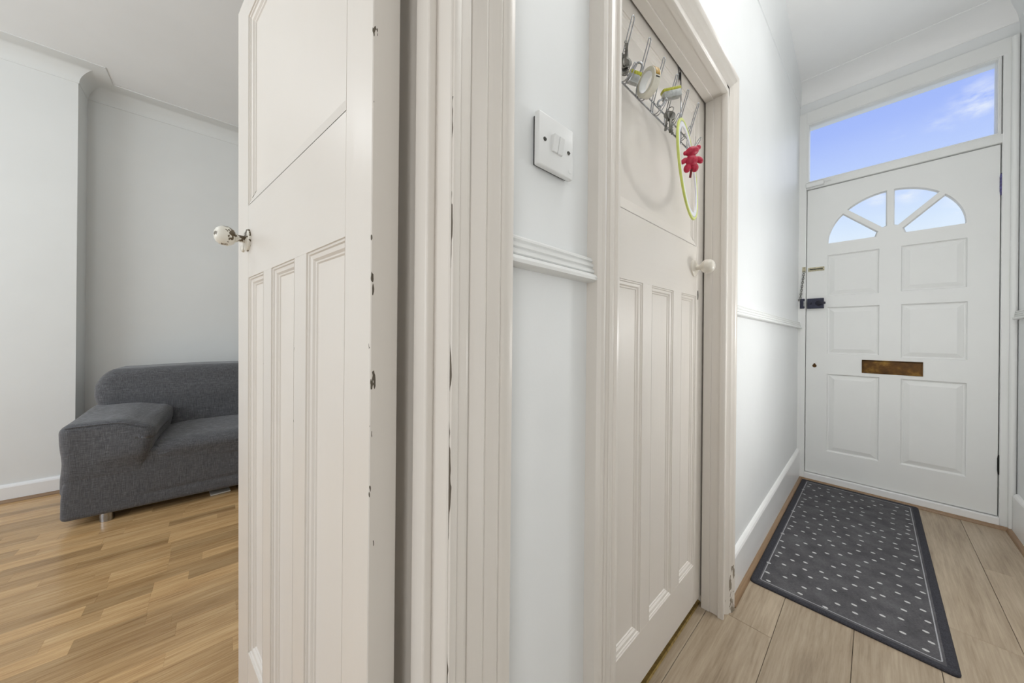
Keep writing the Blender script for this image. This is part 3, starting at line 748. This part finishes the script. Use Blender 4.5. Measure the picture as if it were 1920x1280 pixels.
for x_ in (.3955, .4555):
    s_ = obj('screw', lathe(BM(), [(0, .0034), (.0012, .0034), (.0018, .0025), (.0019, .0005)], (x_, .3548, 1.320), (0, -1, 0), 14), 'screw_metal', ls, True, 40)
    obj('screw_slot', box(BM(), x_ - .0028, .3524, 1.3195, x_ + .0028, .3531, 1.3205), 'shadow_plastic', s_)
obj('moulded_mark', lathe(BM(), [(0, .004), (.0004, .0038), (.0005, .003)], (.460, .3546, 1.290), (0, -1, 0), 16), 'plastic_white', ls)

ls.location.x -= .011; ls.location.z -= .004
# ---- doormat
X0, X1, Y0, Y1 = 1.632, 3.088, -.178, .338
mt = empty('doormat', ((X0 + X1) / 2, (Y0 + Y1) / 2, 0)); tag(mt, 'long dark grey runner mat with pale dots before the front door', 'mat')
obj('weave', box(BM(), X0 + .01, Y0 + .01, .0005, X1 - .01, Y1 - .01, .0062), 'mat_weave', mt)
def rrect(x0, x1, y0, y1, r, z, n=5):
    o = []
    for cx_, cy_, a0 in ((x1 - r, y1 - r, 0), (x0 + r, y1 - r, pi / 2), (x0 + r, y0 + r, pi), (x1 - r, y0 + r, 3 * pi / 2)):
        for i in range(n + 1): a = a0 + pi / 2 * i / n; o.append((cx_ + r * cos(a), cy_ + r * sin(a), z))
    return o
bm = sweep(BM(), rrect(X0, X1, Y0, Y1, .016, .0005), [(0, 0), (-.001, .004), (.002, .0075), (.010, .0082), (.020, .0078), (.024, .0055), (.024, .0)], (0, 0, 1), closed=True)
obj('binding', bm, 'mat_binding', mt, True, 60)
obj('border_line', sweep(BM(), rrect(X0 + .034, X1 - .034, Y0 + .030, Y1 - .028, .008, .0062), [(0, 0), (0, .0006), (.0032, .0006), (.0032, 0)], (0, 0, 1), closed=True), 'mat_line', mt)
DOTS = [(3004,288),(2961,293),(2981,240),(3002,198),(2870,308),(2911,261),(2948,196),(2978,140),(2792,296),(2853,219),(2812,240),(2892,171),(2929,128),(3002,91),(2757,263),(2707,282),(2654,288),(2724,233),(2793,180),(2831,142),(2912,71),(2965,46),(2997,1),(2864,99),(2968,-33),(2926,-6),(2881,17),(2603,286),(2559,292),(2721,185),(2644,222),(2696,155),(2722,114),(2786,84),(2821,45),(2995,-94),(2469,307),(2511,261),(2594,198),(2625,151),(2762,39),(2707,83),(2828,-31),(2927,-84),(2974,-131),(2389,299),(2446,260),(2455,217),(2535,194),(2570,142),(2708,44),(2598,93),(2734,-25),(2867,-76),(2914,-131),(2794,-74),(2842,-129),(2491,172),(2530,130),(2328,284),(2379,240),(2401,187),(2428,141),(2514,71),(2565,45),(2648,-2),(2716,-71),(2785,-136),(2731,-122),(2462,97),(2601,1),(2265,288),(2225,293),(2313,229),(2245,241),(2336,186),(2636,-70),(2364,133),(2570,-31),(2524,-6),(2685,-124),(2480,18),(2143,307),(2175,260),(2266,199),(2325,114),(2379,85),(2419,43),(2593,-91),(2492,-36),(2630,-119),(2062,299),(2205,196),(2365,37),(2533,-85),(2428,-27),(2577,-128),(2244,143),(2125,218),(2080,242),(2205,128),(2267,93),(2160,171),(2308,44),(2457,-73),(2507,-133),(2004,284),(2338,-23),(2406,-76),(2448,-129),(2240,45),(2272,-1),(2184,70),(2103,141),(2064,181),(1942,287),(1905,292),(1986,231),(2137,100),(2016,188),(2313,-69),(2388,-132),(2241,-30),(2333,-120),(2199,-5),(2153,19),(1919,240),(1944,199),(1818,307),(1854,260),(2055,85),(2094,43),(2001,114),(2266,-91),(2203,-81),(2250,-127),(1883,195),(1918,145),(2043,39),(1739,298),(1760,243),(1805,219),(1840,173),(1882,129),(1945,93),(1988,45),(2102,-29),(2131,-72),(2187,-133),(2012,-20),(1682,285),(2052,-73),(2119,-125),(1916,48),(1744,182),(1781,142),(1861,73),(1816,100),(1950,2),(1667,231),(1692,188),(1987,-67),(2066,-133),(1921,-27),(1880,-4),(1833,22),(2011,-118),(1946,-89),(1732,87),(1774,45),(1677,116),(1931,-125),(1879,-78),(1724,41),(1783,-25),(1813,-69),(1866,-132),(1669,47),(1693,-19),(1798,-123),(1732,-70),(1669,-65),(1747,-131),(1691,-116)]
bm = BM()
for X, Y in DOTS:
    X, Y = X / 1000, Y / 1000
    if X > X1 - .045 or X < X0 + .045: continue
    bm.faces.new([bm.verts.new((X + .0056 * sin(a), Y + .0082 * cos(a), .0066)) for a in [2 * pi * i / 10 for i in range(10)]])
o = obj('dot_pattern', bm, 'mat_dot', mt); o['kind'] = 'stuff'
for p in o.data.polygons:
    if p.normal.z < 0: p.flip()

# ---- sofa
sf = empty('sofa', (-.592, 2.70, 0), R(-2.5), local=True)
tag(sf, 'charcoal grey linen-covered sofa standing in the alcove', 'sofa')
SW = 1.66
def fbody(x, y, z):
    # the cover hangs a little fuller over the base rail, tucked in above the hem
    if y < .2:
        y += .006 * math.exp(-((z - .118 + .02 * math.exp(-x * 3)) / .010) ** 2) * sstep(.15, .5, x)
        y -= .006 * sin(x * 5.0) * sstep(.05, .3, z)
    if x < .2: x += .014 * math.exp(-((z - .30) / .09) ** 2)
    return x, y, z
body = obj('base', softbox(0, SW, .0, .84, .042, .36, .022, 46, fbody), 'linen', sf, True)
def farm(x, y, z):
    # arm: top falls towards the inside and front, inner side bulges over the seat
    t = sstep(.20, .52, z)
    if x > .15: x += .030 * t * (1 - .4 * sstep(.45, .56, z)) + .022 * sstep(.1, .4, y) * t
    z += .034 * sstep(0, .55, y) * sstep(.4, .5, z)
    if z > .45: z -= .030 * sstep(.18, .31, x) * (1 - .4 * sstep(0, .4, y)); z += .006 * sin(pi * min(1, x / .3))
    if y < .06:
        b0 = -.006 * sin(x * 5.0) * sstep(.05, .3, z); k_ = 1 - sstep(-.006, .05, y)
        y += k_ * (b0 + .013 - .0095 * sstep(.20, .27, z) - (.003 + .024 * sstep(.05, .27, x)) * sstep(.27, .36, z) * (1 - .8 * sstep(.38, .53, z)))
    if x < .1: x += .006 * math.exp(-((z - .33) / .06) ** 2) - .004 * sstep(.35, .5, z)
    return x, y, z
arm = obj('arm', softbox(-.006, .300, -.006, .66, .15, .528, .042, 34, farm), 'linen', sf, True)
def seamline(x): return x
pth = [Vector(farm(x, y, z)) for x, y, z in [(.004 + i * .0145, -.002, .514) for i in range(1, 20)]]
obj('seam_piping', tube(BM(), [p + Vector((0, -.001, .0)) for p in smoothpath(pth, 3)], .0022, 6), 'linen', arm, True)
def farm2(x, y, z):
    x2, y2, z2 = farm(.294 - (x - (SW - .294)), y, z); return SW - x2, y2, z2
obj('arm', softbox(SW - .294, SW + .006, -.006, .66, .15, .528, .042, 20, farm2), 'linen', sf, True)
def fseat(x, y, z):
    if z > .33: z += .022 * sstep(.0, .35, (y + .02)) + .006 * sin(x * 9) * .4 - .020 * (1 - sstep(.28, .46, x))
    if y < .12: y -= .012 * sstep(.28, .36, z) - .010 * (1 - sstep(.28, .36, x))
    z += .0022 * sin(x * 70 + y * 20) * math.exp(-((x - .64) / .07) ** 2) * (1 if z > .3 else 0)
    return x, y, z
obj('seat_cushion', softbox(.288, SW - .288, -.004, .62, .22, .395, .065, 30, fseat), 'linen', sf, True)
def fback(x, y, z):
    # backrest leans back; its top corner is slack and the lower edge is drawn in
    y += .10 * (z - .36)
    z += .012 * sstep(.0, .5, x) * sstep(.6, .76, z)
    if x < .2: x += .034 * math.exp(-((z - .50) / .07) ** 2) * (1 if z < .62 else .6) + .030 * sstep(.66, .76, z) * 1
    y -= .0028 * sin(x * 95) * math.exp(-((x - .62) / .07) ** 2) * math.exp(-((z - .62) / .06) ** 2)
    y -= .0022 * sin(x * 150) * math.exp(-((x - .22) / .06) ** 2) * math.exp(-((z - .535) / .03) ** 2)
    y -= .018 * math.exp(-((z - .60) / .09) ** 2)
    return x, y, z
obj('backrest', softbox(.004, SW - .004, .40, .72, .34, .772, .060, 44, fback), 'linen', sf, True)
for x_, y_ in ((.148, .035), (SW - .15, .035), (.148, .75), (SW - .15, .75)):
    l = obj('leg', lathe(BM(), [(0, .024), (.001, .0255), (.045, .0255), (.05, .02)], (x_, y_, 0), (0, 0, 1), 24), 'chrome', sf, True, 40); l['label'] = 'short cylindrical chrome leg'
# ---- paper lying under the sofa
bm = BM(); box(bm, -.045, 2.715, .001, .048, 2.84, .008, .001)
bmesh.ops.rotate(bm, verts=bm.verts, cent=(0, 2.8, 0), matrix=Matrix.Rotation(R(6), 3, 'Z'))
o = obj('paper_sheet', bm, 'paper_white'); tag(o, 'pale sheet lying on the floor under the sofa', 'paper')

# ---- over-door hook rack
hr = empty('hook_rack', (.93, .418, 1.65)); tag(hr, 'chrome wire rack of six double hooks over the cream door', 'hook rack')
obj('rail', tube(BM(), [(.685, .4225, 1.664), (1.178, .4225, 1.664)], .0022, 8), 'chrome', hr, True)
obj('rail', tube(BM(), [(.685, .4225, 1.632), (1.178, .4225, 1.632)], .0022, 8), 'chrome', hr, True)
for x_ in (.728, 1.104):
    s_ = obj('strap', tube(BM(), [(x_ + .004, .4235, 1.628), (x_ + .002, .4235, 1.70), (x_, .4245, 1.86)], .0021, 8), 'chrome', hr, True)
    bm = BM(); box(bm, x_ - .0075, .4265, 1.835, x_ + .0075, .4285, 1.8965, .0005); box(bm, x_ - .0075, .4265, 1.8950, x_ + .0075, .4725, 1.8965, .0003); box(bm, x_ - .0075, .4705, 1.865, x_ + .0075, .4725, 1.8965, .0003)
    obj('clip', bm, 'chrome', s_)
HX = [.723, .808, .893, .978, 1.063, 1.148]
for x_ in HX:
    up_ = [(.4195, 1.632), (.417, 1.655), (.409, 1.685), (.400, 1.715), (.3935, 1.735), (.3895, 1.747), (.3865, 1.757)]
    lo_ = [(.4195, 1.632), (.417, 1.622), (.410, 1.6155), (.402, 1.616), (.393, 1.624), (.3845, 1.636), (.380, 1.6425)]
    a = [(x_ + .0048, y_, z_) for y_, z_ in lo_[::-1]] + [(x_ + .0052, y_, z_) for y_, z_ in up_[1:]] + [(x_, .3855, 1.7605)] + [(x_ - .0052, y_, z_) for y_, z_ in up_[::-1]] + [(x_ - .0052, y_, z_) for y_, z_ in lo_[1:]] + [(x_, .3783, 1.645)]
    obj('hook', tube(BM(), smoothpath(a, 3, True), .0014, 7, True), 'chrome', hr, True)

# ---- things hanging on the hooks
def key_mesh(L=.05, hd=.012, w=.0075):
    pts = [(hd * cos(a), hd * sin(a)) for a in [R(-60) + R(300) * i / 12 for i in range(13)]][::-1]
    # bow at the origin, blade down
    out = [(p[1], p[0]) for p in [(hd * cos(a), hd * sin(a)) for a in [R(160) - R(320) * i / 14 for i in range(15)]]]
    w2_ = w / 2
    bl = [(-w2_ + .001, -L), (w2_ - .001, -L), (w2_, -L + .003)] 
    te = []
    z = -L + .005; k_ = 0
    while z < -hd - .008: te += [(w2_ - (.0022 if k_ % 2 else .0), z)]; z += .0035; k_ += 1
    poly = [(-w2_, -hd * .9), (-w2_, -L + .003)] + bl[:2] + [(w2_, -L + .003)] + te + [(w2_, -hd * .9)] + [(hd * sin(a), -hd * cos(a)) for a in [R(35) + R(290) * i / 14 for i in range(15)]]
    hole = [(.0035 * cos(a), .006 + .0025 * sin(a)) for a in [2 * pi * i / 10 for i in range(10)]]
    return cut_slab(poly, [hole], -.001, .001, .0002)
def keybunch(root, at, keys):
    at = Vector(at)
    r_ = obj('split_ring', tube(BM(), [(at.x + .002 * sin(a), at.y + .010 * cos(a), at.z + .010 * sin(a)) for a in [2 * pi * i / 18 for i in range(18)]], .0011, 6, True), 'dull_steel', root, True)
    for (dx, dy, dz, rz, ry, L, hd, mt_) in keys:
        bm = key_mesh(L, hd); M = Matrix.Translation(at + Vector((dx, dy, dz))) @ Matrix.Rotation(R(rz), 4, 'Z') @ Matrix.Rotation(R(ry), 4, 'Y')
        bmesh.ops.transform(bm, verts=bm.verts, matrix=M); obj('key', bm, mt_, root)
kb = empty('key_bunch', (.697, .395, 1.64)); tag(kb, 'grey keys tied upright to the leftmost hook', 'keys')
keybunch(kb, (.697, .390, 1.622), [(.002, -.002, .016, -30, 176, .050, .012, 'dull_steel'), (-.004, .001, .012, -60, 186, .046, .011, 'dull_steel'), (.0, .004, -.002, -40, 172, .042, .011, 'dull_steel')])
kb2 = empty('key_bunch', (.935, .398, 1.64)); tag(kb2, 'bunch of steel keys hanging below the yellow-topped padlock', 'keys')
keybunch(kb2, (.941, .390, 1.641), [(.002, -.003, -.014, -38, 4, .050, .012, 'dull_steel'), (.009, .002, -.014, -55, -6, .050, .012, 'dull_steel'), (-.004, .004, -.012, -70, 8, .044, .011, 'dull_steel'), (.014, .006, -.010, -20, -2, .040, .010, 'dull_steel')])
def padlock(root, w, h, d, cap, lab, capname='yellow cap'):
    """local axes: x width, z height, y outwards; shackle on top"""
    obj('body', box(BM(), -w / 2, -d / 2, -h / 2, w / 2, d / 2, h / 2, .003, 2), 'padlock_steel', root, True, 40)
    obj('bumper', box(BM(), -w / 2 - .0006, -d / 2 - .0006, h / 2 - .009, w / 2 + .0006, d / 2 + .0006, h / 2 + .0008, .0025, 2), cap, root, True, 40)
    obj('label_print', box(BM(), -w / 2 + .004, d / 2 - .0002, -h / 2 + .004, w / 2 - .004, d / 2 + .0004, h / 2 - .011), lab, root)
p1 = empty('padlock', (.752, .400, 1.637), R(-48), local=True); p1.rotation_euler = (R(8), R(24), R(-48))
tag(p1, 'small silver padlock with a yellow edge between the first two hooks', 'padlock')
padlock(p1, .030, .026, .016, 'label_yellow', 'shadow_plastic')
obj('shackle', tube(BM(), smoothpath([(-.009, 0, .010), (-.009, 0, .026), (-.006, 0, .033), (0, 0, .036), (.006, 0, .033), (.009, 0, .026), (.009, 0, .010)], 3), .0026, 8), 'chrome', p1, True)
p2 = empty('padlock', (.944, .388, 1.688), R(-48), local=True); p2.rotation_euler = (R(4), R(-13), R(-42))
tag(p2, 'long silver padlock with a yellow-green top and blue label on the fourth hook', 'padlock')
padlock(p2, .050, .026, .020, 'label_yellow', 'label_blue')
obj('shackle', tube(BM(), smoothpath([(-.022, 0, -.008), (-.032, 0, -.009), (-.040, 0, -.013), (-.043, 0, -.020), (-.038, .0, -.026), (-.028, 0, -.022), (-.020, 0, -.012)], 3), .0028, 8), 'chrome', p2, True)
# roll of tape
tp = empty('tape_roll', (.802, .386, 1.643), 0, local=True); tp.rotation_euler = (R(0), R(-8), R(66))
tag(tp, 'white tape roll with an amber printed label on the second hook', 'tape')
def ringprof(bm, r0, r1, h, n=36, bev=.001, a0=0, a1=2 * pi):
    P_ = [(r0, -h / 2 + bev), (r0 + bev, -h / 2), (r1 - bev, -h / 2), (r1, -h / 2 + bev), (r1, h / 2 - bev), (r1 - bev, h / 2), (r0 + bev, h / 2), (r0, h / 2 - bev)]
    full = abs(a1 - a0 - 2 * pi) < 1e-6; R_ = []
    for i in range(n if full else n + 1):
        a = a0 + (a1 - a0) * i / n; R_.append([bm.verts.new((r * cos(a), h_, r * sin(a))) for r, h_ in P_])
    for i in range(n):
        A, B = R_[i], R_[(i + 1) % len(R_)]
        for k in range(8): bm.faces.new((A[k], A[(k + 1) % 8], B[(k + 1) % 8], B[k]))
    if not full: bm.faces.new(R_[0]); bm.faces.new(R_[-1][::-1])
    return bm
obj('roll', ringprof(BM(), .024, .033, .020), 'tape_white', tp, True, 40)
obj('label_print', ringprof(BM(), .0332, .0335, .013, 14, .0001, R(112), R(176)), 'label_amber', tp, True)
obj('label_mark', ringprof(BM(), .0332, .0335, .011, 4, .0001, R(182), R(187)), 'shadow_plastic', tp, True)
obj('core', ringprof(BM(), .0225, .0241, .0205), 'plastic_white', tp, True, 40)
# ring
rg = empty('hoop', (1.012, .366, 1.486), 0, local=True)
rg.rotation_euler = (R(-4), 0, R(10)); tag(rg, 'flat lime and white plastic ring hanging on the fifth hook', 'ring')
obj('outer_band', ringprof(BM(), .1325, .1400, .006, 72, .0012), 'lime_plastic', rg, True, 40)
obj('inner_band', ringprof(BM(), .118, .1308, .0045, 72, .001), 'ring_white', rg, True, 40)
obj('groove', ringprof(BM(), .1300, .1330, .0035, 72, .0005), 'ring_grey', rg, True, 40)
# toy bear
tb_ = empty('toy_bear', (.972, .343, 1.4955), math.atan2(rt.y, rt.x), local=True)
tag(tb_, 'small red rubber teddy bear keyring in front of the lime ring', 'toy bear')
bm = BM()
ellipsoid(bm, (.001, 0, .0255), (.0215, .016, .0145), R(-14)); ellipsoid(bm, (-.0195, 0, .0195), (.007, .006, .007)); ellipsoid(bm, (.0215, 0, .0385), (.0078, .006, .0078))
ellipsoid(bm, (0, 0, -.004), (.0185, .0145, .0185)); ellipsoid(bm, (-.0235, 0, -.005), (.013, .0085, .0078), R(-40)); ellipsoid(bm, (.0245, 0, -.001), (.0135, .009, .0088), R(42))
ellipsoid(bm, (-.0115, .003, -.0265), (.0110, .011, .0138), R(12)); ellipsoid(bm, (.0115, .003, -.0240), (.0115, .011, .0138), R(-12))
o = obj('body', bm, 'red_rubber', tb_, True)
md = o.modifiers.new('remesh', 'REMESH'); md.mode = 'VOXEL'; md.voxel_size = .0011; md.use_smooth_shade = True
sm_ = o.modifiers.new('smooth', 'SMOOTH'); sm_.iterations = 5; sm_.factor = .6
bm = BM(); box(bm, -.0035, -.001, -.058, .0035, .0005, -.030, .0003); bmesh.ops.rotate(bm, verts=bm.verts, cent=(0, 0, -.03), matrix=Matrix.Rotation(R(9), 3, 'Y'))
obj('ribbon_tag', bm, 'dark_ribbon', tb_)
obj('cord', tube(BM(), smoothpath([(.008, 0, .038), (.013, .004, .055), (.018, .010, .072), (.020, .014, .082)]), .0007, 5), 'dull_steel', tb_, True)

for o in (tb_,): o.scale = (.88, .88, .88)
